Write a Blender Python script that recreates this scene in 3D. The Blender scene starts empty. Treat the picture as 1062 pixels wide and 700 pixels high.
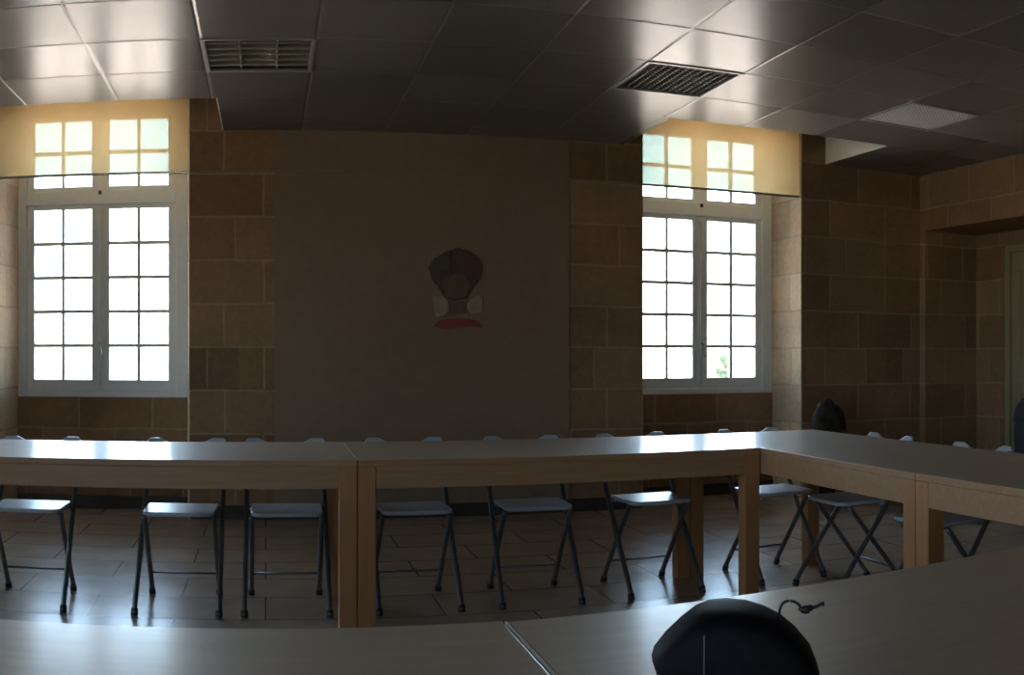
import bpy, bmesh, math, random
from mathutils import Vector, Matrix
random.seed(7)
scene = bpy.context.scene
COL = scene.collection
PI = math.pi
F, YH, X0 = 1042.0, 368.0, 275.5          # cylinder focal length in pixels, horizon row, column facing the window wall
CAM_Z = 1.16

# ------------------------------------------------------------------ materials
def mat(name):
    m = bpy.data.materials.new(name); m.use_nodes = True
    nt = m.node_tree
    for n in list(nt.nodes): nt.nodes.remove(n)
    out = nt.nodes.new('ShaderNodeOutputMaterial')
    return m, nt, out
def N(nt, t, **kw):
    n = nt.nodes.new(t)
    for k, v in kw.items(): setattr(n, k, v)
    return n
def setin(n, **kw):
    for k, v in kw.items():
        n.inputs[k.replace('_', ' ')].default_value = v
def lk(nt, a, b): nt.links.new(a, b)
def ramp(nt, fac, stops):
    r = N(nt, 'ShaderNodeValToRGB')
    e = r.color_ramp.elements
    while len(e) < len(stops): e.new(0.5)
    for i, (p, c) in enumerate(stops):
        e[i].position = p; e[i].color = (*c, 1)
    lk(nt, fac, r.inputs[0]); return r.outputs[0]
def mth(nt, op, a, b=None):
    n = N(nt, 'ShaderNodeMath', operation=op)
    for i, v in enumerate((a, b)):
        if v is None: continue
        if isinstance(v, (int, float)): n.inputs[i].default_value = v
        else: lk(nt, v, n.inputs[i])
    return n.outputs[0]
def mixc(nt, fac, a, b, blend='MIX'):
    n = N(nt, 'ShaderNodeMix', data_type='RGBA', blend_type=blend)
    for s, v in ((n.inputs[0], fac), (n.inputs[6], a), (n.inputs[7], b)):
        if isinstance(v, (int, float)): s.default_value = v
        elif isinstance(v, tuple): s.default_value = (*v, 1)
        else: lk(nt, v, s)
    return n.outputs[2]
def bsdf(nt, out, color=None, rough=.5, spec=.5, metal=0, coat=0, coat_rough=.1):
    b = N(nt, 'ShaderNodeBsdfPrincipled')
    if isinstance(color, tuple): b.inputs['Base Color'].default_value = (*color, 1)
    elif color is not None: lk(nt, color, b.inputs['Base Color'])
    if isinstance(rough, (int, float)): b.inputs['Roughness'].default_value = rough
    else: lk(nt, rough, b.inputs['Roughness'])
    b.inputs['Specular IOR Level'].default_value = spec
    b.inputs['Metallic'].default_value = metal
    b.inputs['Coat Weight'].default_value = coat
    b.inputs['Coat Roughness'].default_value = coat_rough
    lk(nt, b.outputs[0], out.inputs[0]); return b
def noise(nt, vec, scale, detail=4, rough=.55):
    n = N(nt, 'ShaderNodeTexNoise'); setin(n, Scale=scale, Detail=detail, Roughness=rough)
    if vec is not None: lk(nt, vec, n.inputs['Vector'])
    return n.outputs[0]
def bump(nt, b, height, strength=.2, dist=.01):
    n = N(nt, 'ShaderNodeBump'); setin(n, Strength=strength, Distance=dist)
    lk(nt, height, n.inputs['Height']); lk(nt, n.outputs[0], b.inputs['Normal'])
def objcoord(nt): return N(nt, 'ShaderNodeTexCoord').outputs['Object']

def plain(name, color, rough=.5, spec=.5, metal=0, vary=.12, scale=18, coat=0):
    m, nt, out = mat(name)
    f = noise(nt, objcoord(nt), scale)
    c = ramp(nt, f, [(.3, tuple(v*(1-vary) for v in color)), (.7, tuple(min(1, v*(1+vary)) for v in color))])
    b = bsdf(nt, out, c, rough, spec, metal, coat)
    return m

def wall_uv(nt):
    """(horizontal run, height) on any vertical face, from object coordinates and the face's own direction"""
    g = N(nt, 'ShaderNodeNewGeometry'); s = N(nt, 'ShaderNodeSeparateXYZ'); lk(nt, g.outputs['True Normal'], s.inputs[0])
    p = N(nt, 'ShaderNodeSeparateXYZ'); lk(nt, objcoord(nt), p.inputs[0])
    ax = mth(nt, 'GREATER_THAN', mth(nt, 'ABSOLUTE', s.outputs[0]), .6)
    u = mth(nt, 'ADD', mth(nt, 'MULTIPLY', p.outputs[1], ax), mth(nt, 'MULTIPLY', p.outputs[0], mth(nt, 'SUBTRACT', 1.0, ax)))
    c = N(nt, 'ShaderNodeCombineXYZ'); lk(nt, u, c.inputs[0]); lk(nt, p.outputs[2], c.inputs[1])
    return c.outputs[0]

def stone_mat(name='sandstone_ashlar', c1_=(.33, .205, .112), c2_=(.43, .295, .178), mo=(.48, .365, .245)):
    m, nt, out = mat(name)
    uv = wall_uv(nt); oc = objcoord(nt)
    wob = N(nt, 'ShaderNodeVectorMath', operation='SCALE'); nz = N(nt, 'ShaderNodeTexNoise'); setin(nz, Scale=3.0, Detail=2.0)
    lk(nt, oc, nz.inputs['Vector']); lk(nt, nz.outputs['Color'], wob.inputs[0]); wob.inputs['Scale'].default_value = .025
    ad = N(nt, 'ShaderNodeVectorMath', operation='ADD'); lk(nt, uv, ad.inputs[0]); lk(nt, wob.outputs[0], ad.inputs[1])
    br = N(nt, 'ShaderNodeTexBrick', offset=.5, squash=.72, squash_frequency=3)
    setin(br, Scale=1.0, Mortar_Size=.009, Mortar_Smooth=.35, Bias=0.0, Brick_Width=.56, Row_Height=.307)
    br.inputs['Color1'].default_value = (*c1_, 1); br.inputs['Color2'].default_value = (*c2_, 1)
    br.inputs['Mortar'].default_value = (*mo, 1)
    lk(nt, ad.outputs[0], br.inputs['Vector'])
    big = noise(nt, oc, 1.7, 5); fine = noise(nt, oc, 22, 6, .65)
    # a second, coarser lot of blocks tints some of them redder or greyer
    b2 = N(nt, 'ShaderNodeTexBrick', offset=.5, squash=.72, squash_frequency=3)
    setin(b2, Scale=1.0, Mortar_Size=0.0, Bias=.15, Brick_Width=.56, Row_Height=.307)
    b2.inputs['Color1'].default_value = (.62, .60, .60, 1); b2.inputs['Color2'].default_value = (1.12, .98, .84, 1)
    of = N(nt, 'ShaderNodeVectorMath', operation='ADD'); lk(nt, ad.outputs[0], of.inputs[0]); of.inputs[1].default_value = (.56*14, .307*6, 0)
    lk(nt, of.outputs[0], b2.inputs['Vector'])
    tinted = mixc(nt, .5, br.outputs['Color'], b2.outputs['Color'], 'MULTIPLY')
    c1 = mixc(nt, .55, tinted, ramp(nt, big, [(.3, (.45, .45, .47)), (.7, (1.0, .93, .85))]), 'MULTIPLY')
    c2 = mixc(nt, .5, c1, ramp(nt, fine, [(.3, (.6, .57, .55)), (.7, (1, 1, 1))]), 'MULTIPLY')
    b = bsdf(nt, out, c2, .85, .25)
    h = mth(nt, 'SUBTRACT', mth(nt, 'MULTIPLY', fine, .6), mth(nt, 'MULTIPLY', br.outputs['Fac'], .5))
    bump(nt, b, h, .35, .012)
    return m

def plaster_mat():
    m, nt, out = mat('old_plaster')
    oc = objcoord(nt)
    a = noise(nt, oc, .9, 5); f = noise(nt, oc, 14, 5)
    c = mixc(nt, .35, ramp(nt, a, [(.25, (.235, .155, .098)), (.55, (.275, .185, .115)), (.8, (.28, .205, .118))]),
             ramp(nt, f, [(.3, (.22, .16, .115)), (.7, (.31, .23, .165))]))
    b = bsdf(nt, out, c, .8, .3); bump(nt, b, f, .12, .006)
    return m

def ceiling_mat():
    m, nt, out = mat('lacquered_ceiling_tiles')
    p = N(nt, 'ShaderNodeSeparateXYZ'); lk(nt, objcoord(nt), p.inputs[0])
    T = .585
    ux = mth(nt, 'DIVIDE', mth(nt, 'ADD', p.outputs[0], .329 + 20*T), T); uy = mth(nt, 'DIVIDE', mth(nt, 'ADD', p.outputs[1], 20*T - 6.197), T)
    def edge(u):
        fr = mth(nt, 'FRACT', u); return mth(nt, 'MINIMUM', fr, mth(nt, 'SUBTRACT', 1.0, fr))
    d = mth(nt, 'MINIMUM', edge(ux), edge(uy))
    line = mth(nt, 'LESS_THAN', d, .008)
    cell = N(nt, 'ShaderNodeCombineXYZ'); lk(nt, mth(nt, 'FLOOR', ux), cell.inputs[0]); lk(nt, mth(nt, 'FLOOR', uy), cell.inputs[1])
    wn = N(nt, 'ShaderNodeTexWhiteNoise', noise_dimensions='2D'); lk(nt, cell.outputs[0], wn.inputs['Vector'])
    fl = noise(nt, objcoord(nt), 60, 2)
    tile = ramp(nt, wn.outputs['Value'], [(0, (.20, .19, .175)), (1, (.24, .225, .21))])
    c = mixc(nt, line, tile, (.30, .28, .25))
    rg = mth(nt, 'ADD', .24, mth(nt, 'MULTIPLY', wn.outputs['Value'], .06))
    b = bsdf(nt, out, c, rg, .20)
    sm = N(nt, 'ShaderNodeMapRange'); sm.inputs[1].default_value = 0; sm.inputs[2].default_value = .022; lk(nt, d, sm.inputs[0])
    bump(nt, b, mth(nt, 'ADD', sm.outputs[0], mth(nt, 'MULTIPLY', fl, .05)), .35, .006)
    return m

def floor_mat():
    m, nt, out = mat('polished_floor_tiles')
    oc = objcoord(nt)
    br = N(nt, 'ShaderNodeTexBrick', offset=.5); setin(br, Scale=1.0, Mortar_Size=.004, Mortar_Smooth=.2, Brick_Width=.8, Row_Height=.4)
    br.inputs['Color1'].default_value = (.35, .26, .19, 1); br.inputs['Color2'].default_value = (.41, .31, .225, 1)
    br.inputs['Mortar'].default_value = (.13, .10, .08, 1); lk(nt, oc, br.inputs['Vector'])
    a = noise(nt, oc, 5, 3)
    c = mixc(nt, .4, br.outputs['Color'], ramp(nt, a, [(.3, (.6, .58, .55)), (.7, (1, 1, 1))]), 'MULTIPLY')
    b = bsdf(nt, out, c, mth(nt, 'ADD', .17, mth(nt, 'MULTIPLY', a, .1)), .9)
    bump(nt, b, mth(nt, 'SUBTRACT', 1.0, br.outputs['Fac']), .12, .002)
    return m

def wood_mat(name, c0, c1, rough, axis=0, coat=0):
    m, nt, out = mat(name)
    mp = N(nt, 'ShaderNodeMapping'); sc = [16, 16, 16]; sc[axis] = 1.2
    mp.inputs['Scale'].default_value = sc; lk(nt, objcoord(nt), mp.inputs['Vector'])
    f = noise(nt, mp.outputs[0], 2.2, 6, .6)
    c = ramp(nt, f, [(.3, c0), (.7, c1)])
    b = bsdf(nt, out, c, rough, .5, 0, coat, .12); bump(nt, b, f, .04, .002)
    return m

def glass_mat():
    m, nt, out = mat('window_glass')
    tr = N(nt, 'ShaderNodeBsdfTransparent'); tr.inputs[0].default_value = (.93, .96, .95, 1)
    gl = N(nt, 'ShaderNodeBsdfGlossy'); gl.inputs['Roughness'].default_value = .02
    fr = N(nt, 'ShaderNodeFresnel'); fr.inputs[0].default_value = 1.45
    mx = N(nt, 'ShaderNodeMixShader'); lk(nt, fr.outputs[0], mx.inputs[0]); lk(nt, tr.outputs[0], mx.inputs[1]); lk(nt, gl.outputs[0], mx.inputs[2])
    lk(nt, mx.outputs[0], out.inputs[0]); return m

def screen_mat():
    m, nt, out = mat('sunscreen_mesh')
    tr = N(nt, 'ShaderNodeBsdfTransparent'); tr.inputs[0].default_value = SCREEN_TINT
    oc = objcoord(nt); f = noise(nt, oc, 4, 3)
    col = ramp(nt, f, [(.3, (.68, .49, .28)), (.7, (.74, .545, .32))])
    df = N(nt, 'ShaderNodeBsdfDiffuse'); tl = N(nt, 'ShaderNodeBsdfTranslucent')
    lk(nt, col, df.inputs[0]); lk(nt, col, tl.inputs[0])
    a = N(nt, 'ShaderNodeMixShader'); a.inputs[0].default_value = .6; lk(nt, df.outputs[0], a.inputs[1]); lk(nt, tl.outputs[0], a.inputs[2])
    b = N(nt, 'ShaderNodeMixShader'); b.inputs[0].default_value = SCREEN_COVER; lk(nt, tr.outputs[0], b.inputs[1]); lk(nt, a.outputs[0], b.inputs[2])
    lk(nt, b.outputs[0], out.inputs[0]); return m

SCREEN_TINT = (.86, .99, .90, 1); SCREEN_COVER = .755
M = dict(
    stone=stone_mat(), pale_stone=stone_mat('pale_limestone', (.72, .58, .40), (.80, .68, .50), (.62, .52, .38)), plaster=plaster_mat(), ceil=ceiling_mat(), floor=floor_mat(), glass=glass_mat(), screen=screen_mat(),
    top=wood_mat('beech_laminate_top', (.45, .34, .225), (.52, .40, .275), .5, 0, .6),
    wood=wood_mat('oiled_beech_frame', (.31, .165, .08), (.38, .22, .115), .45),
    woodleg=wood_mat('oiled_beech_leg', (.33, .15, .058), (.42, .205, .085), .45, 2),
    white=plain('white_paint', (.85, .84, .82), .5, vary=.03),
    frame=plain('pale_grey_paint', (.76, .81, .81), .4, vary=.03),
    iron=plain('dark_iron', (.05, .05, .045), .4, metal=.6),
    skirting=plain('dark_skirting', (.045, .035, .03), .45),
    rail=plain('pale_rail', (.27, .195, .13), .6),
    tube=plain('grey_steel_tube', (.16, .17, .18), .32, metal=.75, vary=.06),
    seat=plain('grey_seat_plastic', (.42, .46, .50), .27, .6, vary=.04),
    cap=plain('pale_plastic_cap', (.75, .78, .8), .25, .6, vary=.03),
    rubber=plain('black_rubber', (.02, .02, .02), .6),
    alu=plain('brushed_aluminium', (.62, .62, .58), .22, metal=.85, vary=.08, scale=30),
    fixture=plain('fixture_enamel', (.34, .33, .30), .35), grid=plain('dark_grid', (.07, .06, .05), .6, vary=.5, scale=25), prism=plain('prismatic_acrylic', (.80, .82, .80), .15, .8, vary=.06),
    enamel=plain('pale_enamel', (.36, .34, .27), .35, vary=.04), dark=plain('fixture_inside', (.10, .095, .085), .5),
    black=plain('black_bag_cloth', (.005, .0055, .008), .6, .12, vary=.3, scale=60),
    blackgloss=plain('black_cord', (.012, .012, .015), .3),
    seam=plain('pano_seam_grey', (.10, .10, .11), .4),
    door=plain('olive_door_paint', (.33, .28, .17), .45, vary=.06, scale=3),
    bin=plain('blue_grey_plastic', (.07, .085, .10), .4),
    ruck=plain('dark_canvas', (.05, .043, .036), .9, .1, vary=.3),
    crest_dark=plain('crest_black', (.085, .06, .048), .6), crest_green=plain('crest_green', (.075, .07, .045), .6),
    crest_red=plain('crest_dark_red', (.125, .055, .048), .6), crest_brown=plain('crest_brown', (.14, .09, .062), .6),
    crest_pale=plain('crest_pale', (.33, .26, .20), .6), ribbon=plain('ribbon_red', (.26, .055, .045), .6),
    ground=plain('pale_gravel', (.86, .60, .42), .9, .1, vary=.06, scale=.2),
    leaf=plain('pale_leaves', (.035, .05, .016), .7, vary=.25, scale=3), bark=plain('bark', (.22, .16, .1), .9),
)

M['top'].node_tree.nodes['Principled BSDF'].inputs['Specular IOR Level'].default_value = .9
M['top'].node_tree.nodes['Principled BSDF'].inputs['Coat Roughness'].default_value = .19
M['band'] = plain('pale_edge_banding', (.66, .62, .52), .35)
# ------------------------------------------------------------------ mesh helpers
def bx(bm, x0, x1, y0, y1, z0, z1):
    v = [bm.verts.new((x, y, z)) for z in (z0, z1) for y in (y0, y1) for x in (x0, x1)]
    for f in ((0, 2, 3, 1), (4, 5, 7, 6), (0, 1, 5, 4), (2, 6, 7, 3), (0, 4, 6, 2), (1, 3, 7, 5)):
        bm.faces.new([v[i] for i in f])
def prism(bm, pts, a, b, axis=2):
    """polygon pts (2-D) swept from a to b along axis"""
    def P(p, h):
        return {2: (p[0], p[1], h), 1: (p[0], h, p[1]), 0: (h, p[0], p[1])}[axis]
    lo = [bm.verts.new(P(p, a)) for p in pts]; hi = [bm.verts.new(P(p, b)) for p in pts]
    n = len(pts)
    bm.faces.new(lo[::-1]); bm.faces.new(hi)
    for i in range(n): bm.faces.new((lo[i], lo[(i+1) % n], hi[(i+1) % n], hi[i]))
def tube(bm, pts, r, seg=10, caps=True):
    pts = [Vector(p) for p in pts]; rings = []
    ref = None
    for i, p in enumerate(pts):
        d = (pts[min(i+1, len(pts)-1)] - pts[max(i-1, 0)]).normalized()
        if ref is None: ref = Vector((0, 0, 1)) if abs(d.z) < .9 else Vector((1, 0, 0))
        a = d.cross(ref).normalized(); b = d.cross(a).normalized(); ref = -b if False else ref
        rr = r[i] if isinstance(r, (list, tuple)) else r
        rings.append([bm.verts.new(p + rr*(math.cos(2*PI*k/seg)*a + math.sin(2*PI*k/seg)*b)) for k in range(seg)])
    for i in range(len(rings)-1):
        for k in range(seg):
            bm.faces.new((rings[i][k], rings[i][(k+1) % seg], rings[i+1][(k+1) % seg], rings[i+1][k]))
    if caps: bm.faces.new(rings[0][::-1]); bm.faces.new(rings[-1])
def smooth_path(pts, n=6):
    """Catmull-Rom through pts"""
    P = [Vector(p) for p in pts]; P = [2*P[0]-P[1]] + P + [2*P[-1]-P[-2]]; out = []
    for i in range(1, len(P)-2):
        for k in range(n):
            t = k/n
            out.append(.5*((2*P[i]) + (-P[i-1]+P[i+1])*t + (2*P[i-1]-5*P[i]+4*P[i+1]-P[i+2])*t*t + (-P[i-1]+3*P[i]-3*P[i+1]+P[i+2])*t**3))
    out.append(P[-2]); return out
def obj(name, bm, m, parent=None, bevel=0, smooth=False, seg=2):
    bmesh.ops.recalc_face_normals(bm, faces=bm.faces)
    me = bpy.data.meshes.new(name); bm.to_mesh(me); bm.free()
    o = bpy.data.objects.new(name, me); COL.objects.link(o)
    me.materials.append(m)
    if parent: o.parent = parent
    if bevel:
        b = o.modifiers.new('bevel', 'BEVEL'); b.width = bevel; b.segments = seg; b.limit_method = 'ANGLE'
    if smooth:
        for p in me.polygons: p.use_smooth = True
    return o
def tag(o, label, cat, group=None):
    o['label'] = label; o['category'] = cat
    if group: o['group'] = group
    return o
def thing(name, label, cat, loc=(0, 0, 0), rz=0, group=None):
    o = bpy.data.objects.new(name, None); COL.objects.link(o); o.empty_display_size = .1
    o.location = loc; o.rotation_euler = (0, 0, rz)
    return tag(o, label, cat, group)
def struct(name, bm, m, parent=None, **kw):
    o = obj(name, bm, m, parent, **kw)
    if not parent: o['kind'] = 'structure'
    return o
def copy_tree(o, parent=None):
    c = o.copy(); COL.objects.link(c)
    if parent: c.parent = parent
    for ch in list(o.children): copy_tree(ch, c)
    return c
B = bmesh.new

# ------------------------------------------------------------------ room shell
DW, DG, DO = 7.10, 7.546, 7.64             # inner wall face, window plane, outer face
CZ, BZ, ROOF = 2.745, 2.997, 3.35          # low ceiling, ceiling at the windows, top of the shell
BAY_Y = 6.197
NICHE = [(-1.942, -.536), (2.792, 4.198)]
BAYS = [(-2.17, -.298), (2.636, 4.43)]
SPL = .05
WT = .45
XL, XR, XD, YB = -5.2, 5.41, 6.0, -3.4

bm = B(); bx(bm, XL-WT, 6.6, YB-WT, DO, -.12, 0); struct('floor', bm, M['floor'])

bm = B()
prism(bm, [(XL-WT, DW), (NICHE[0][0], DW), (NICHE[0][0]+SPL, DO), (XL-WT, DO)], 0, ROOF)
prism(bm, [(NICHE[0][1], DW), (NICHE[1][0], DW), (NICHE[1][0]+SPL, DO), (NICHE[0][1]-SPL, DO)], 0, ROOF)
prism(bm, [(NICHE[1][1], DW), (6.6, DW), (6.6, DO), (NICHE[1][1]-SPL, DO)], 0, ROOF)
for a, b in NICHE:
    bx(bm, a+.01, b-.01, DG-.03, DO, 0, .838)                 # breast wall below the window
    bx(bm, a+.01, b-.01, DW+.02, DO, 3.03, ROOF)              # head of the niche
struct('wall_back', bm, M['stone'])
# pale dressed-stone lining of the window reveals
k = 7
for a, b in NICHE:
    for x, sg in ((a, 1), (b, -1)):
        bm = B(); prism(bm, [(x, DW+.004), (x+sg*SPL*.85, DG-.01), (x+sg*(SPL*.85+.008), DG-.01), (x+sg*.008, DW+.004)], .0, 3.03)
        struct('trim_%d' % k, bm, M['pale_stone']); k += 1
# plastered field between the windows
bm = B(); bx(bm, .065, 2.21, DW-.006, DW+.01, .09, CZ); struct('trim_1', bm, M['plaster'])
bm = B(); bx(bm, NICHE[0][1]+.01, NICHE[1][0]-.01, DW-.014, DW+.004, 2.452, 2.464); struct('trim_2', bm, M['rail'], bevel=.003)
bm = B()
for a, b in ((XL, NICHE[0][0]), (NICHE[0][1], NICHE[1][0]), (NICHE[1][1], XR)):
    bx(bm, a+.002, b-.002, DW-.022, DW+.01, 0, .095)
for a, b in NICHE: bx(bm, a+.05, b-.05, DG-.05, DG-.02, 0, .095)
struct('baseboard_back', bm, M['skirting'], bevel=.004)

# the other two outer walls, out of view, with tall windows added for more daylight
def holed(name, a0, a1, holes, put):
    bm = B(); e = [a0] + [v for h in holes for v in h] + [a1]
    for i in range(0, len(e), 2): put(bm, e[i], e[i+1], 0, ROOF)
    for h in holes: put(bm, h[0], h[1], 0, .838); put(bm, h[0], h[1], 2.70, ROOF)
    struct(name, bm, M['stone'])
HL = [(-2.9, -1.6), (-.6, .75), (2.1, 3.45), (4.7, 6.05)]
HF = [(-2.4, -1.0)]
holed('wall_left', YB-WT, DW, HL, lambda bm, a, b, z0, z1: bx(bm, XL-WT, XL, a, b, z0, z1))
holed('wall_front', XL, 6.6, HF, lambda bm, a, b, z0, z1: bx(bm, a, b, YB-WT, YB, z0, z1))
# right wall with a deep doorway recess in the corner
bm = B()
bx(bm, XR, XD, YB, 5.55, 0, ROOF)
bx(bm, XR, XD, 7.02, DW, 0, ROOF)
bx(bm, XR, XD, 5.55, 7.02, 2.254, ROOF)
bx(bm, XD, 6.6, YB, 5.62, 0, ROOF); bx(bm, XD, 6.6, 6.64, DW, 0, ROOF); bx(bm, XD, 6.6, 5.62, 6.64, 2.14, ROOF)
struct('wall_right', bm, M['stone'])
bm = B(); bx(bm, XR-.02, XR+.01, YB, 5.55, 0, .095); struct('baseboard_right', bm, M['skirting'], bevel=.004)

# door in the recess
d1 = bpy.data.objects.new('door_1', None); COL.objects.link(d1); d1.location = (XD, 6.13, 0); d1['kind'] = 'structure'
bm = B()
bx(bm, .0, .10, .44, .505, 0, 2.135); bx(bm, .0, .10, -.505, -.44, 0, 2.135); bx(bm, .0, .10, -.44, .44, 2.07, 2.135)
obj('door_frame', bm, M['door'], d1, bevel=.004)
bm = B()
bx(bm, .03, .07, -.438, .438, .006, 2.068)
for y0, y1, z0, z1 in ((-.34, .34, .18, .95), (-.34, .34, 1.1, 1.93)):
    bx(bm, .018, .03, y0, y1, z0, z0+.03); bx(bm, .018, .03, y0, y1, z1-.03, z1)
    bx(bm, .018, .03, y0, y0+.03, z0+.03, z1-.03); bx(bm, .018, .03, y1-.03, y1, z0+.03, z1-.03)
lf = obj('door_leaf', bm, M['door'], d1, bevel=.003)
bm = B(); tube(bm, smooth_path([(.028, -.37, 1.02), (-.02, -.37, 1.02), (-.03, -.35, 1.02), (-.03, -.26, 1.02)], 4), .009)
obj('door_handle', bm, M['alu'], lf, smooth=True)

# ceiling: low slab with two bays that rise to the window heads and three fixture pockets
T = .585
cells = [(-.329, .256), (2.011, 2.596), (3.766, 4.351)]
CY0, CY1 = BAY_Y-2*T, BAY_Y-T
bm = B()
XA, XB = XL-.001, 6.6
bx(bm, XA, XB, YB-.001, CY0, CZ, ROOF)
e = [XA] + [v for c in cells for v in c] + [XB]
for i in range(0, len(e), 2): bx(bm, e[i], e[i+1], CY0, CY1, CZ, ROOF)
for a, b in cells: bx(bm, a, b, CY0, CY1, CZ+.11, ROOF)
bx(bm, XA, XB, CY1, BAY_Y, CZ, ROOF)
e = [XA] + [v for c in BAYS for v in c] + [XB]
for i in range(0, len(e), 2): bx(bm, e[i], e[i+1], BAY_Y, DW, CZ, ROOF)
for a, b in BAYS: prism(bm, [(BAY_Y, CZ), (DW, BZ), (DW, ROOF), (BAY_Y, ROOF)], a, b, axis=0)
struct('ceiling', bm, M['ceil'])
k = 3
for a, b in BAYS:
    for x, s in ((a, 1), (b, -1)):
        bm = B(); prism(bm, [(BAY_Y+.02, CZ+.002), (DW-.002, BZ-.004), (DW-.002, CZ+.002)], min(x, x+s*.008), max(x, x+s*.008), axis=0)
        struct('trim_%d' % k, bm, M['white']); k += 1

# ------------------------------------------------------------------ windows
US = [(0, .2), (.222, .424), (.55, .75), (.774, .975)]
def win(n, xc, yc=DG, rz=0, drop=0):
    r = bpy.data.objects.new('window_%d' % n, None); COL.objects.link(r); r.location = (xc, yc, 0); r.rotation_euler = (0, 0, rz); r['kind'] = 'structure'
    U = lambda u: (u-.4875)*1.061
    hw = .68
    z0, zt0, zt1, z1 = .838, 2.305, 2.41, 3.03-drop
    # fixed outer frame with the transom beam and the centre post of the upper light
    bm = B()
    fo = .575
    bx(bm, -hw, -fo, -.02, .09, z0, z1); bx(bm, fo, hw, -.02, .09, z0, z1)
    bx(bm, -fo, fo, -.02, .09, z0, .885); bx(bm, -fo, fo, -.02, .09, 2.985-drop, z1)
    bx(bm, -fo, fo, -.028, .09, zt0, zt1)
    obj('frame', bm, M['frame'], r, bevel=.006)
    def sash(name, side, zb, zt, pz, rows, gap=.0008):
        a, b = (-fo+gap, -gap/2) if side < 0 else (gap/2, fo-gap)
        cols = US[:2] if side < 0 else US[2:]
        p0, p1, p2, p3 = U(cols[0][0]), U(cols[0][1]), U(cols[1][0]), U(cols[1][1])
        bm = B(); y0, y1 = -.005, .045
        bx(bm, a, p0, y0, y1, zb, zt); bx(bm, p3, b, y0, y1, zb, zt)
        bx(bm, p0, p3, y0, y1, zb, pz[0]); bx(bm, p0, p3, y0, y1, pz[1], zt)
        bx(bm, p1, p2, y0+.008, y1, pz[0], pz[1])
        for q in rows:
            bx(bm, p0, p1, y0+.008, y1, q-.0135, q+.0135); bx(bm, p2, p3, y0+.008, y1, q-.0135, q+.0135)
        s = obj(name, bm, M['frame'], r, bevel=.003)
        g = B(); bx(g, p0-.005, p3+.005, .022, .026, pz[0]-.005, pz[1]+.005); obj('pane', g, M['glass'], s)
        return s
    pz = (.9706, 2.2715); hrow = (pz[1]-pz[0])/5
    for sd in (-1, 1):
        s = sash('casement', sd, .8855, 2.3045, pz, [pz[0]+i*hrow for i in range(1, 5)])
        sash('transom_sash', sd, 2.4105, 2.9845-drop, (2.444, 2.949-drop), [2.705] if not drop else [])
    bm = B(); bx(bm, -.022, .022, -.013, -.0055, .89, 2.30); bx(bm, -.022, .022, -.013, -.0055, 2.415, 2.98-drop); obj('cover_strip', bm, M['frame'], r, bevel=.003)
    # espagnolette rod and knob on the meeting stile, catch on the transom
    bm = B(); tube(bm, [(.0, -.02, .93), (.0, -.02, 2.26)], .007, 8); obj('espagnolette_rod', bm, M['frame'], r, smooth=True)
    bm = B(); tube(bm, smooth_path([(0, -.02, 1.25), (0, -.05, 1.25), (.015, -.055, 1.2), (.018, -.055, 1.14)], 4), .008, 8); obj('handle', bm, M['alu'], r, smooth=True)
    bm = B(); bx(bm, -.012, .012, -.045, -.027, 2.375, 2.405); obj('catch', bm, M['iron'], r, bevel=.005)
    return r
for n, (a, b) in enumerate(NICHE): win(n+1, (a+b)/2 + (-.011 if n == 0 else -.014))

for n, (a, b) in enumerate(HL): win(n+3, XL-WT+.12, (a+b)/2, PI/2, .325)  # windows added in the unseen left wall to bring in more daylight
for n, (a, b) in enumerate(HF): win(n+7, (a+b)/2, YB-WT+.12, PI, .325)  # window added in the unseen front wall as daylight fill
# roller screens pulled part of the way down over the niches
for n, (a, b) in enumerate(NICHE):
    side = ('left', 'right')[n]
    r = thing('roller_blind', 'beige see-through roller screen lowered a little over the window %s of the wall emblem' % side, 'blind', ((a+b)/2, DW+.03, 2.45), 0, 'roller screens over the windows')
    w = (b-a)/2-.006
    bm = B(); bx(bm, -w, w, -.0004, .0004, .016, .545); obj('screen_fabric', bm, M['screen'], r)
    bm = B(); bx(bm, -w, w, -.007, .007, 0, .018); obj('bottom_bar', bm, M['alu'], r, bevel=.004)
    bm = B(); tube(bm, [(-w, .0, .552), (w, .0, .552)], .017, 14); obj('roller_tube', bm, M['alu'], r, smooth=True)

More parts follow.
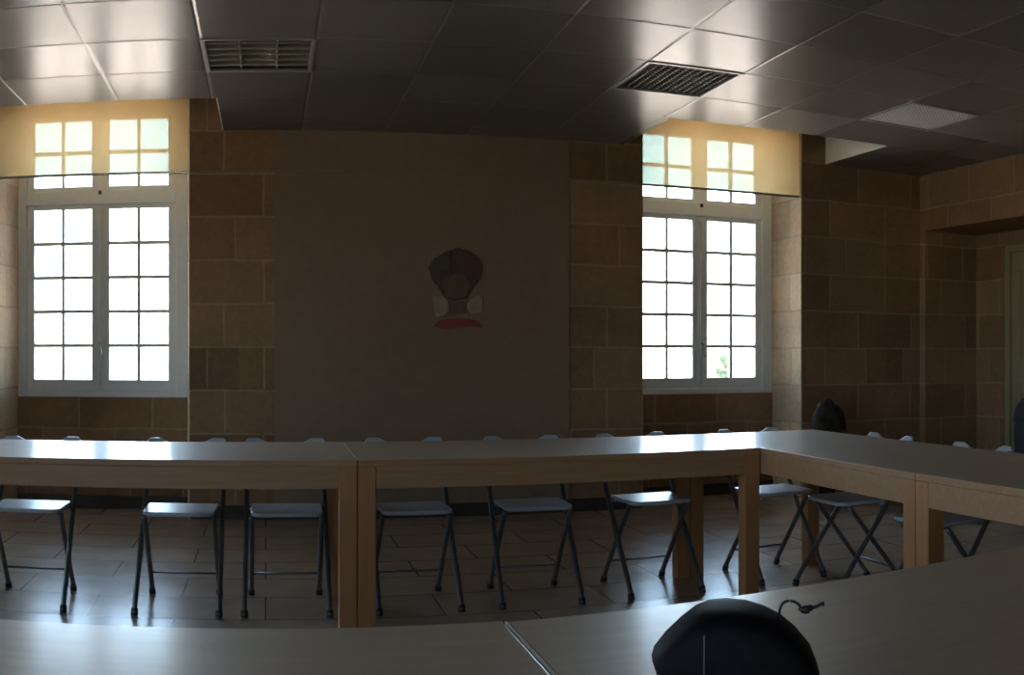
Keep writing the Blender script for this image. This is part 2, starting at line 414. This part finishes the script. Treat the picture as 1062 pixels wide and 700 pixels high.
# ------------------------------------------------------------------ ceiling fixtures
def ceiling_light(a, b, label, kind):
    r = thing('ceiling_light', label, 'ceiling light', ((a+b)/2, (CY0+CY1)/2, CZ), 0, 'ceiling lights, switched off')
    h = T/2
    bm = B()
    for s in (-1, 1):
        bx(bm, min(s*h, s*(h-.022)), max(s*h, s*(h-.022)), -h, h, -.006, .006)
        bx(bm, -h+.022, h-.022, min(s*h, s*(h-.022)), max(s*h, s*(h-.022)), -.006, .006)
    obj('trim_frame', bm, M['fixture'], r, bevel=.002)
    bm = B(); bx(bm, -h+.004, h-.004, -h+.004, h-.004, .098, .108)
    for s in (-1, 1):
        bx(bm, min(s*(h-.01), s*(h-.004)), max(s*(h-.01), s*(h-.004)), -h+.004, h-.004, .008, .098)
        bx(bm, -h+.01, h-.01, min(s*(h-.01), s*(h-.004)), max(s*(h-.01), s*(h-.004)), .008, .098)
    obj('housing', bm, M['dark'], r)
    for x in (-.2, -.067, .067, .2):
        bm = B(); tube(bm, [(x, -h+.03, .07), (x, h-.03, .07)], .013, 10); obj('fluorescent_tube', bm, M['white'], r, smooth=True)
    bm = B()
    if kind == 'panel':                                       # prismatic diffuser: a shallow quilt of pyramids
        n = 18; q = (T-.044)/n
        for i in range(n):
            for j in range(n):
                x0, y0 = -h+.022+i*q, -h+.022+j*q
                v = [bm.verts.new(p) for p in ((x0, y0, .004), (x0+q, y0, .004), (x0+q, y0+q, .004), (x0, y0+q, .004), (x0+q/2, y0+q/2, -.004))]
                for a_, b_ in ((0, 1), (1, 2), (2, 3), (3, 0)): bm.faces.new((v[a_], v[b_], v[4]))
        bmesh.ops.remove_doubles(bm, verts=bm.verts, dist=1e-5)
        obj('diffuser', bm, M['prism'], r)
        return r
    ny, nx, w = {'slats': (6, 3, .006), 'grid': (15, 13, .003)}[kind]
    for i in range(1, ny):
        y = -h + i*T/ny; bx(bm, -h+.012, h-.012, y-w, y+w, .004, .046)
    for i in range(1, nx):
        x = -h + i*T/nx; prism(bm, [(x-.010, .046), (x+.010, .046), (x+.003, .004), (x-.003, .004)], -h+.012, h-.012, axis=1)
    obj('louvre', bm, M['enamel' if kind == 'slats' else 'grid'], r)
    return r
ceiling_light(*cells[0], 'dark louvred ceiling light just right of the left window, above the plain wall', 'slats')
ceiling_light(*cells[1], 'louvred ceiling light directly in front of the right window', 'grid')
ceiling_light(*cells[2], 'pale ceiling light panel nearest the stone corner, at the right of the ceiling', 'panel')

# ------------------------------------------------------------------ tables
HT = .74
def make_table(label, x0, x1, y0, y1, rz=0, pivot=None, long_axis=0):
    px, py = pivot or (x0, y0)
    r = thing('conference_table', label, 'table', (px, py, 0), rz, 'tables set out in a hollow square')
    x0, x1, y0, y1 = x0-px, x1-px, y0-py, y1-py
    e = .001
    x0 += e; x1 -= e; y0 += e; y1 -= e
    bm = B(); bx(bm, x0, x1, y0, y1, HT-.026, HT); obj('tabletop', bm, M['top'], r, bevel=.003)
    tt = r.children[0].data; tt.materials.append(M['wood'])          # the edges of the top are solid wood
    for p in tt.polygons: p.material_index = 0 if abs(p.normal.z) > .5 else 1
    lw = .072
    for sx in (0, 1):
        for sy in (0, 1):
            ax = x0+.001 if sx == 0 else x1-.001-lw; ay = y0+.001 if sy == 0 else y1-.001-lw
            bm = B(); bx(bm, ax, ax+lw, ay, ay+lw, 0, HT-.0265); obj('leg', bm, M['woodleg'], r, bevel=.003)
    z0, z1 = .624, HT-.0265
    for q in range(4):
        bm = B()
        if q == 0: bx(bm, x0+lw+.001, x1-lw-.001, y0+.003, y0+.027, z0, z1)
        if q == 1: bx(bm, x0+lw+.001, x1-lw-.001, y1-.027, y1-.003, z0, z1)
        if q == 2: bx(bm, x0+.003, x0+.027, y0+lw+.001, y1-lw-.001, z0, z1)
        if q == 3: bx(bm, x1-.027, x1-.003, y0+lw+.001, y1-lw-.001, z0, z1)
        obj('apron', bm, M['wood'], r, bevel=.002)
    return r
YN, YF = 4.0, 4.84
SX, CX = .368, 2.145
make_table('far table of the row before the windows, under the left window', SX-1.78, SX, YN, YF)
make_table('far table of the row before the windows, ending at the corner below the right window', SX, CX, YN, YF)
SY = 2.847
make_table('side table in front of the stone doorway corner, meeting the far row', CX+.002, 2.93, SY, YF)
make_table('side table cut by the right edge of the photo, nearest the black bag', CX+.002, 2.93, 1.86, SY)
make_table('near table along the lower left of the photo, left of the joint line', -1.43, .371, .72, 1.545)
ft = make_table('near table under the black bag, right of the joint line', .373, 1.98, .72, 1.538, math.radians(3.8), pivot=(.373, 1.538))
# its end is mitred to butt against its neighbour, with a pale edge band along the joint
ta = math.radians(3.8); dx = .818*math.tan(ta)
for ch in ft.children:
    if ch.name.startswith('tabletop'):
        for v in ch.data.vertices:
            if v.co.x < .1: v.co.x += .001 + v.co.y*math.tan(ta) + .0045
bm = B(); prism(bm, [(.0005, -.001), (.005, -.001), (.005-dx, -.817), (.0005-dx, -.817)], HT-.026, HT+.0002)
obj('edge_band', bm, M['band'], ft)

# ------------------------------------------------------------------ folding chairs (sitter faces -Y, origin on the floor below the seat)
def make_chair():
    r = thing('folding_chair', 'x', 'chair', group='folding chairs pushed in around the tables')
    hw = .185; t = .0122
    zs = .445
    for s in (-1, 1):
        x = s*hw
        bm = B(); tube(bm, smooth_path([(x*1.02, -.225, .0), (x*1.02, -.2, .06), (x, .075, .44), (x, .145, .56), (x, .20, .69), (x, .217, .732)], 5), t)
        p = obj('front_leg', bm, M['tube'], r, smooth=True)
        bm = B(); tube(bm, [(x*1.02, -.2265, .0), (x*1.02, -.218, .03)], t*1.35); obj('rubber_foot', bm, M['rubber'], p, smooth=False)
        xi = s*(hw-.026)
        bm = B(); tube(bm, smooth_path([(xi, -.13, zs-.015), (xi, -.05, .33), (xi*1.03, .17, .05), (xi*1.03, .195, .0)], 5), t)
        p = obj('rear_leg', bm, M['tube'], r, smooth=True)
        bm = B(); tube(bm, [(xi*1.03, .197, .0), (xi*1.03, .185, .028)], t*1.35); obj('rubber_foot', bm, M['rubber'], p)
    # seat: rounded tray, front edge narrower and turned down
    pts = []
    def arc(cx, cy, rad, a0, a1, n=6):
        for i in range(n+1):
            a = math.radians(a0+(a1-a0)*i/n); pts.append((cx+rad*math.cos(a), cy+rad*math.sin(a)))
    arc(.112, -.14, .05, -90, 0); arc(.145, .085, .022, 0, 90); arc(-.145, .085, .022, 90, 180); arc(-.112, -.14, .05, 180, 270)
    bm = B(); prism(bm, pts, zs-.008, zs+.010); obj('seat', bm, M['seat'], r, bevel=.004)
    bm = B(); tube(bm, [(-hw, .062, zs-.014), (hw, .062, zs-.014)], .007, 8); tube(bm, [(-hw+.026, -.12, zs-.014), (hw-.026, -.12, zs-.014)], .007, 8)
    obj('seat_support', bm, M['tube'], r, smooth=True)
    bm = B(); tube(bm, [(-hw*1.0, .185, .045-.0), (hw*1.0, .185, .045)], .006, 8)
    bm.free()
    bm = B(); tube(bm, [(-(hw-.026)*1.02, .12, .12), ((hw-.026)*1.02, .12, .12)], .0055, 8); obj('stretcher', bm, M['tube'], r, smooth=True)
    # back panel, curved back in the middle and dished along its top edge
    bm = B(); n = 28; fr = []; bk = []
    for i in range(n+1):
        u = -1+2*i/n; x = u*(hw+.012); bow = .028*(1-u*u)
        zt = .754 - .03*max(0, 1-(abs(u)/.62)**3) - .02*max(0, (abs(u)-.93)/.07); zb = .60 + .012*(1-u*u)
        rows = []
        for dy in (-.006, .006):
            for z in (zb, zt):
                yy = .160 + (z-.56)*.345 + bow*.5 + dy
                rows.append(bm.verts.new((x, yy, z)))
        fr.append(rows)
    for i in range(n):
        a, b = fr[i], fr[i+1]
        for (p, q) in ((0, 1), (1, 3), (3, 2), (2, 0)): bm.faces.new((a[p], a[q], b[q], b[p]))
    bm.faces.new((fr[0][0], fr[0][1], fr[0][3], fr[0][2])); bm.faces.new((fr[n][2], fr[n][3], fr[n][1], fr[n][0]))
    obj('backrest', bm, M['seat'], r, smooth=False, bevel=.003)
    return r
chair0 = make_chair()
spots = [
    (-1.10, 4.66, 0.02, 'grey folding chair at far left, its seat bright under the left window'),
    (-.39, 4.66, -.02, 'second grey folding chair from the left, below the right edge of the left window'),
    (.095, 4.66, .0, 'dim grey folding chair just left of the middle table legs'),
    (.685, 4.67, .03, 'dim grey folding chair just right of the middle table legs, left of the emblem'),
    (1.265, 4.67, -.03, 'grey folding chair below and right of the wall emblem'),
    (1.87, 4.67, .04, 'grey folding chair with bright seat beside the rear corner table legs, below the right window'),
    (2.57, 4.68, .06, 'grey folding chair with bright seat tucked into the corner right of the front table leg'),
    (2.77, 4.18, -PI/2, 'grey folding chair seen side-on with crossed legs, under the side table left of its joint'),
    (2.77, 3.45, -PI/2+.05, 'grey folding chair seen side-on behind the side table joint legs, nearest the doorway'),
]
for i, (x, y, rz, lab) in enumerate(spots):
    c = chair0 if i == 0 else copy_tree(chair0)
    c.location = (x, y, 0); c.rotation_euler = (0, 0, rz); c['label'] = lab

# ------------------------------------------------------------------ emblem on the wall
def wp(x, y, d=DW):
    a = (x-X0)/F; return (d*math.tan(a), CAM_Z + (YH-y)/F*d/math.cos(a))
em = thing('wall_emblem', 'dark painted crest with pale flanks and red ribbon on the plaster wall', 'emblem', (wp(472, 285)[0], DW-.006, wp(472, 285)[1]))
def plate(name, px, m, t0, t1, parent):
    c = wp(472, 285)
    P = [(wp(*p)[0]-c[0], wp(*p)[1]-c[1]) for p in px]
    bm = B(); prism(bm, P, -t1, -t0, axis=1); return obj(name, bm, m, parent, bevel=.002)
sh = plate('shield', [(475, 257), (486, 261), (496, 268), (499, 280), (496, 291), (488, 299), (484, 309), (472, 312), (461, 309), (455, 299), (448, 291), (444, 278), (449, 269), (462, 261)], M['crest_dark'], 0, .012, em)
plate('green_field', [(450, 270), (466, 261), (467, 283), (447, 279)], M['crest_green'], .012, .016, sh)
plate('red_field', [(477, 259), (486, 263), (495, 270), (497, 279), (478, 281)], M['crest_red'], .012, .016, sh)
plate('brown_field', [(459, 290), (468, 285), (482, 285), (487, 297), (482, 308), (472, 310), (462, 308)], M['crest_brown'], .012, .016, sh)
plate('pale_flank', [(449, 308), (459, 307), (464, 312), (465, 322), (460, 328), (452, 329)], M['crest_pale'], 0, .009, em)
plate('pale_flank', [(487, 311), (496, 306), (500, 309), (500, 324), (488, 326), (484, 318)], M['crest_pale'], 0, .009, em)
plate('pale_centre', [(466, 313), (482, 313), (483, 325), (466, 326)], M['crest_brown'], 0, .007, em)
plate('ribbon', [(449, 339), (454, 333), (463, 330.5), (475, 330), (487, 331), (496, 334), (501, 340), (490, 338), (475, 339.5), (460, 341)], M['ribbon'], 0, .011, em)

# ------------------------------------------------------------------ black bag with a cord on the near table
BD = 1.20
def bagpt(x, y):
    a = (x-763)/F; return (BD*math.tan(a), (CAM_Z + (YH-y)/F*BD) - HT)
ba = (763-X0)/F
bag = thing('black_bag', 'small black padded bag with a cord, standing on the near table', 'bag', (math.sin(ba)*BD, math.cos(ba)*BD, HT), -ba)
half = [(677, 672), (686, 660), (703, 643), (719, 630), (733, 624), (752, 622), (774, 624), (793, 630), (812, 640), (828, 654), (841, 670), (848, 688), (851, 712), (846, 726), (830, 731), (763, 731), (712, 731), (696, 724), (686, 700)]
P = [bagpt(*p) for p in half]
zmin = min(p[1] for p in P)
P = [(p[0], (p[1]-zmin)*1.0) for p in P]
ztop = max(p[1] for p in P); want = bagpt(752, 622)[1]
want *= .955; P = [(x, z*want/ztop) for x, z in P]
cx, cz = 0, want*.42
bm = B(); rings = []
prof = [(-.060, .80), (-.055, .90), (-.042, .97), (-.02, 1.0), (.02, 1.0), (.042, .97), (.055, .90), (.060, .80)]
for y, s in prof:
    rings.append([bm.verts.new((cx+(x-cx)*s, y, max(.0015 if s == 1 else (1-s)*.05+.0015, cz+(z-cz)*s))) for x, z in P])
n = len(P)
for i in range(len(rings)-1):
    for k in range(n): bm.faces.new((rings[i][k], rings[i][(k+1) % n], rings[i+1][(k+1) % n], rings[i+1][k]))
for rg, s in ((rings[0], 1), (rings[-1], -1)):
    c = bm.verts.new((0, -.066*s, cz))
    for k in range(n): bm.faces.new((rg[k], rg[(k+1) % n], c))
bo = obj('bag_body', bm, M['black'], bag, smooth=True, bevel=0)
bm = B(); sx = bagpt(732, 640)[0]
tube(bm, [(sx, -.0645, bagpt(732, 640)[1]*.96), (sx, -.0665, want*.5), (sx, -.0635, want*.15)], .0009, 6); obj('pano_seam', bm, M['seam'], bo)  # thin line reproducing a panorama stitching seam, not part of the bag
def cordp(x, y, dy=0):
    p = bagpt(x, y); return (p[0], dy, p[1])
bm = B(); tube(bm, smooth_path([cordp(808, 643), cordp(808.5, 634), cordp(811, 627), cordp(817, 623.5), cordp(824, 624.5), cordp(830, 629)], 5), .0018, 8)
co = obj('cord', bm, M['blackgloss'], bag, smooth=True)
bm = B(); tube(bm, smooth_path([cordp(828, 631), cordp(832, 632.5), cordp(836, 633), cordp(839, 631.5), cordp(846, 630), cordp(851, 627.5), cordp(855, 627)], 3),
               [.0015]+[.0030]*2+[.0048]*3+[.0052]*3+[.0042]*2+[.0022]*5+[.0026, .003, .0032][:3], 8)
obj('toggle', bm, M['blackgloss'], co, smooth=True)

# ------------------------------------------------------------------ things by the far corner
# swing-top bin beside the door
bn = thing('waste_bin', 'blue-grey waste bin with domed lid beside the olive door', 'bin', (5.79, 5.98, 0), 0)
bm = B(); rows = []
for z, w in ((0, .155), (.02, .16), (.6, .175), (.62, .18)):
    rows.append([bm.verts.new((w*(abs(math.cos(a))**.5)*math.copysign(1, math.cos(a)), w*(abs(math.sin(a))**.5)*math.copysign(1, math.sin(a)), z)) for a in [2*PI*(k+.5)/32 for k in range(32)]])
for i in range(3):
    for k in range(32): bm.faces.new((rows[i][k], rows[i][(k+1) % 32], rows[i+1][(k+1) % 32], rows[i+1][k]))
bm.faces.new(rows[0][::-1]); bm.faces.new(rows[-1])
obj('bin_body', bm, M['bin'], bn, smooth=True)
bm = B(); rows = []
for z, w in ((.621, .182), (.66, .182), (.73, .165), (.80, .12), (.84, .07), (.855, .02)):
    rows.append([bm.verts.new((w*(abs(math.cos(a))**.6)*math.copysign(1, math.cos(a)), w*(abs(math.sin(a))**.6)*math.copysign(1, math.sin(a)), z)) for a in [2*PI*(k+.5)/32 for k in range(32)]])
for i in range(5):
    for k in range(32): bm.faces.new((rows[i][k], rows[i][(k+1) % 32], rows[i+1][(k+1) % 32], rows[i+1][k]))
bm.faces.new(rows[0][::-1]); bm.faces.new(rows[-1])
obj('lid', bm, M['bin'], bn, smooth=True)

# dark rucksack on the floor-standing stool against the wall right of the right window
st = thing('low_stool', 'low dark stool against the stone wall, under the dark rucksack', 'stool', (4.33, 6.88, 0))
bm = B()
pts = [(.17*math.cos(2*PI*i/24), .17*math.sin(2*PI*i/24)) for i in range(24)]
prism(bm, pts, .36, .39); obj('seat', bm, M['skirting'], st, bevel=.006)
for i in range(3):
    a = 2*PI*i/3+.4; bm = B(); tube(bm, [(.15*math.cos(a), .15*math.sin(a), 0), (.11*math.cos(a), .11*math.sin(a), .36)], .014); obj('leg', bm, M['skirting'], st, smooth=True)
rk = thing('rucksack', 'dark slumped rucksack against the stone wall, right of the right window', 'bag', (4.33, 6.88, .391))
bm = B(); bmesh.ops.create_icosphere(bm, subdivisions=4, radius=1)
for v in bm.verts:
    x, y, z = v.co
    z2 = (z+1)/2
    w = .15*(1-.25*max(0, z2-.45)/.55) * (1+.08*math.sin(7*x+3*z)); sq = lambda q: math.copysign(abs(q)**.75, q)
    rr = math.hypot(x, y); kk = rr**-.5 if rr > 1e-4 else 1; x, y = x*kk, y*kk
    v.co = (sq(x)*w - .025*z2, sq(y)*w*.62, .385*z2 + .012*math.sin(9*x)*z2)
    if v.co.z < .012: v.co.z = .001
rb = obj('rucksack_body', bm, M['ruck'], rk, smooth=True)
bm = B(); tube(bm, smooth_path([(-.06, -.02, .365), (-.05, -.02, .40), (-.01, -.02, .408), (.02, -.02, .37)], 5), .008, 8); obj('grab_loop', bm, M['ruck'], rk, smooth=True)
bm = B(); bx(bm, -.09, .09, -.125, -.09, .04, .17); obj('front_pocket', bm, M['ruck'], rk, bevel=.015)

# ------------------------------------------------------------------ outside
bm = B(); bx(bm, -250, 250, 8.2, 500, -6.2, -6.0); struct('ground', bm, M['ground'])
def tree(x, y, top, w, lab, seed):
    rnd = random.Random(seed)
    r = thing('garden_tree', lab, 'tree', (x, y, -6.0), 0, 'trees outside the right window')
    h = top+6.0
    bm = B(); tube(bm, smooth_path([(0, 0, 0), (.05, 0, h*.4), (0, .05, h*.75)], 5), .13, 8); obj('trunk', bm, M['bark'], r, smooth=True)
    bm = B()
    for i in range(9):
        q = rnd.random(); R = w*(.5-.25*q)
        c = Vector((rnd.uniform(-.35, .35)*w*(1-q), rnd.uniform(-.3, .3)*w, h*.62+(h*.38-R)*q))
        tmp = B(); bmesh.ops.create_icosphere(tmp, subdivisions=3, radius=R)
        for v in tmp.verts: v.co = v.co*(1+rnd.uniform(-.14, .14)) + c
        me = bpy.data.meshes.new('t'); tmp.to_mesh(me); tmp.free(); bm.from_mesh(me); bpy.data.meshes.remove(me)
    obj('crown', bm, M['leaf'], r)
def far(x, y, d):
    a = (x-X0)/F; return d*math.tan(a), d, CAM_Z + (YH-y)/F*d/math.cos(a)
x, y, z = far(753, 367, 34); tree(x, y, z, .75, 'slim pale tree glimpsed through a bottom pane of the right window', 1)
x, y, z = far(744, 378, 36); tree(x, y, z, .6, 'lower bushy tree beside the slim one outside the right window', 2)

# ------------------------------------------------------------------ daylight
SKY = 14.0
w = bpy.data.worlds.new('sky'); scene.world = w; w.use_nodes = True
nt = w.node_tree
for n_ in list(nt.nodes): nt.nodes.remove(n_)
out = N(nt, 'ShaderNodeOutputWorld'); bg = N(nt, 'ShaderNodeBackground')
tc = N(nt, 'ShaderNodeTexCoord'); sp = N(nt, 'ShaderNodeSeparateXYZ'); lk(nt, tc.outputs['Generated'], sp.inputs[0])
mr = N(nt, 'ShaderNodeMapRange'); mr.inputs[1].default_value = -1; mr.inputs[2].default_value = 1; lk(nt, sp.outputs[2], mr.inputs[0])
cs = ramp(nt, mr.outputs[0], [(.0, (.62, .5, .4)), (.49, (.7, .6, .5)), (.51, (.92, .95, .96)), (.55, (.66, .81, 1.0)), (.65, (.53, .73, 1.0)), (1.0, (.40, .60, 1.0))])
lk(nt, cs, bg.inputs[0]); bg.inputs[1].default_value = SKY; lk(nt, bg.outputs[0], out.inputs[0])
SL = bpy.data.lights.new('sun', 'SUN'); SL.energy = 22; SL.color = (1, .86, .72); SL.angle = math.radians(.6)
so = bpy.data.objects.new('sun', SL); COL.objects.link(so); so.rotation_euler = Vector((-.35, .75, -1.0)).to_track_quat('-Z', 'Y').to_euler()
def portal(x, y, z, w_, h_, rz):
    L = bpy.data.lights.new('daylight_portal', 'AREA'); L.shape = 'RECTANGLE'; L.size = w_; L.size_y = h_; L.energy = 1
    L.cycles.is_portal = True
    o = bpy.data.objects.new('daylight_portal', L); COL.objects.link(o); o.location = (x, y, z); o.rotation_euler = (-PI/2, 0, rz); o['kind'] = 'helper'
for a, b in NICHE: portal((a+b)/2, DO+.05, 1.94, b-a-.05, 2.2, 0)
for a, b in HL: portal(XL-WT-.05, (a+b)/2, 1.77, b-a, 1.87, PI/2)
for a, b in HF: portal((a+b)/2, YB-WT-.05, 1.77, b-a, 1.87, PI)

# ------------------------------------------------------------------ camera: a cylindrical panorama, as the photograph is
cam = bpy.data.cameras.new('camera'); co_ = bpy.data.objects.new('camera', cam); COL.objects.link(co_)
cam.type = 'PANO'; cam.panorama_type = 'CENTRAL_CYLINDRICAL'
hu = 531/F
cam.central_cylindrical_range_u_min = -hu; cam.central_cylindrical_range_u_max = hu
cam.central_cylindrical_range_v_min = -(700-YH)/F; cam.central_cylindrical_range_v_max = YH/F
cam.central_cylindrical_radius = 1.0
cam.clip_start = .02; cam.clip_end = 2000
co_.location = (0, 0, CAM_Z); co_.rotation_euler = (PI/2, 0, -(531-X0)/F)
scene.camera = co_
scene.view_settings.view_transform = 'Standard'; scene.view_settings.look = 'None'
scene.view_settings.exposure = 0.28; scene.view_settings.gamma = 1.0; scene.view_settings.use_curve_mapping = False
scene.cycles.max_bounces = 16; scene.cycles.diffuse_bounces = 10; scene.cycles.transparent_max_bounces = 16
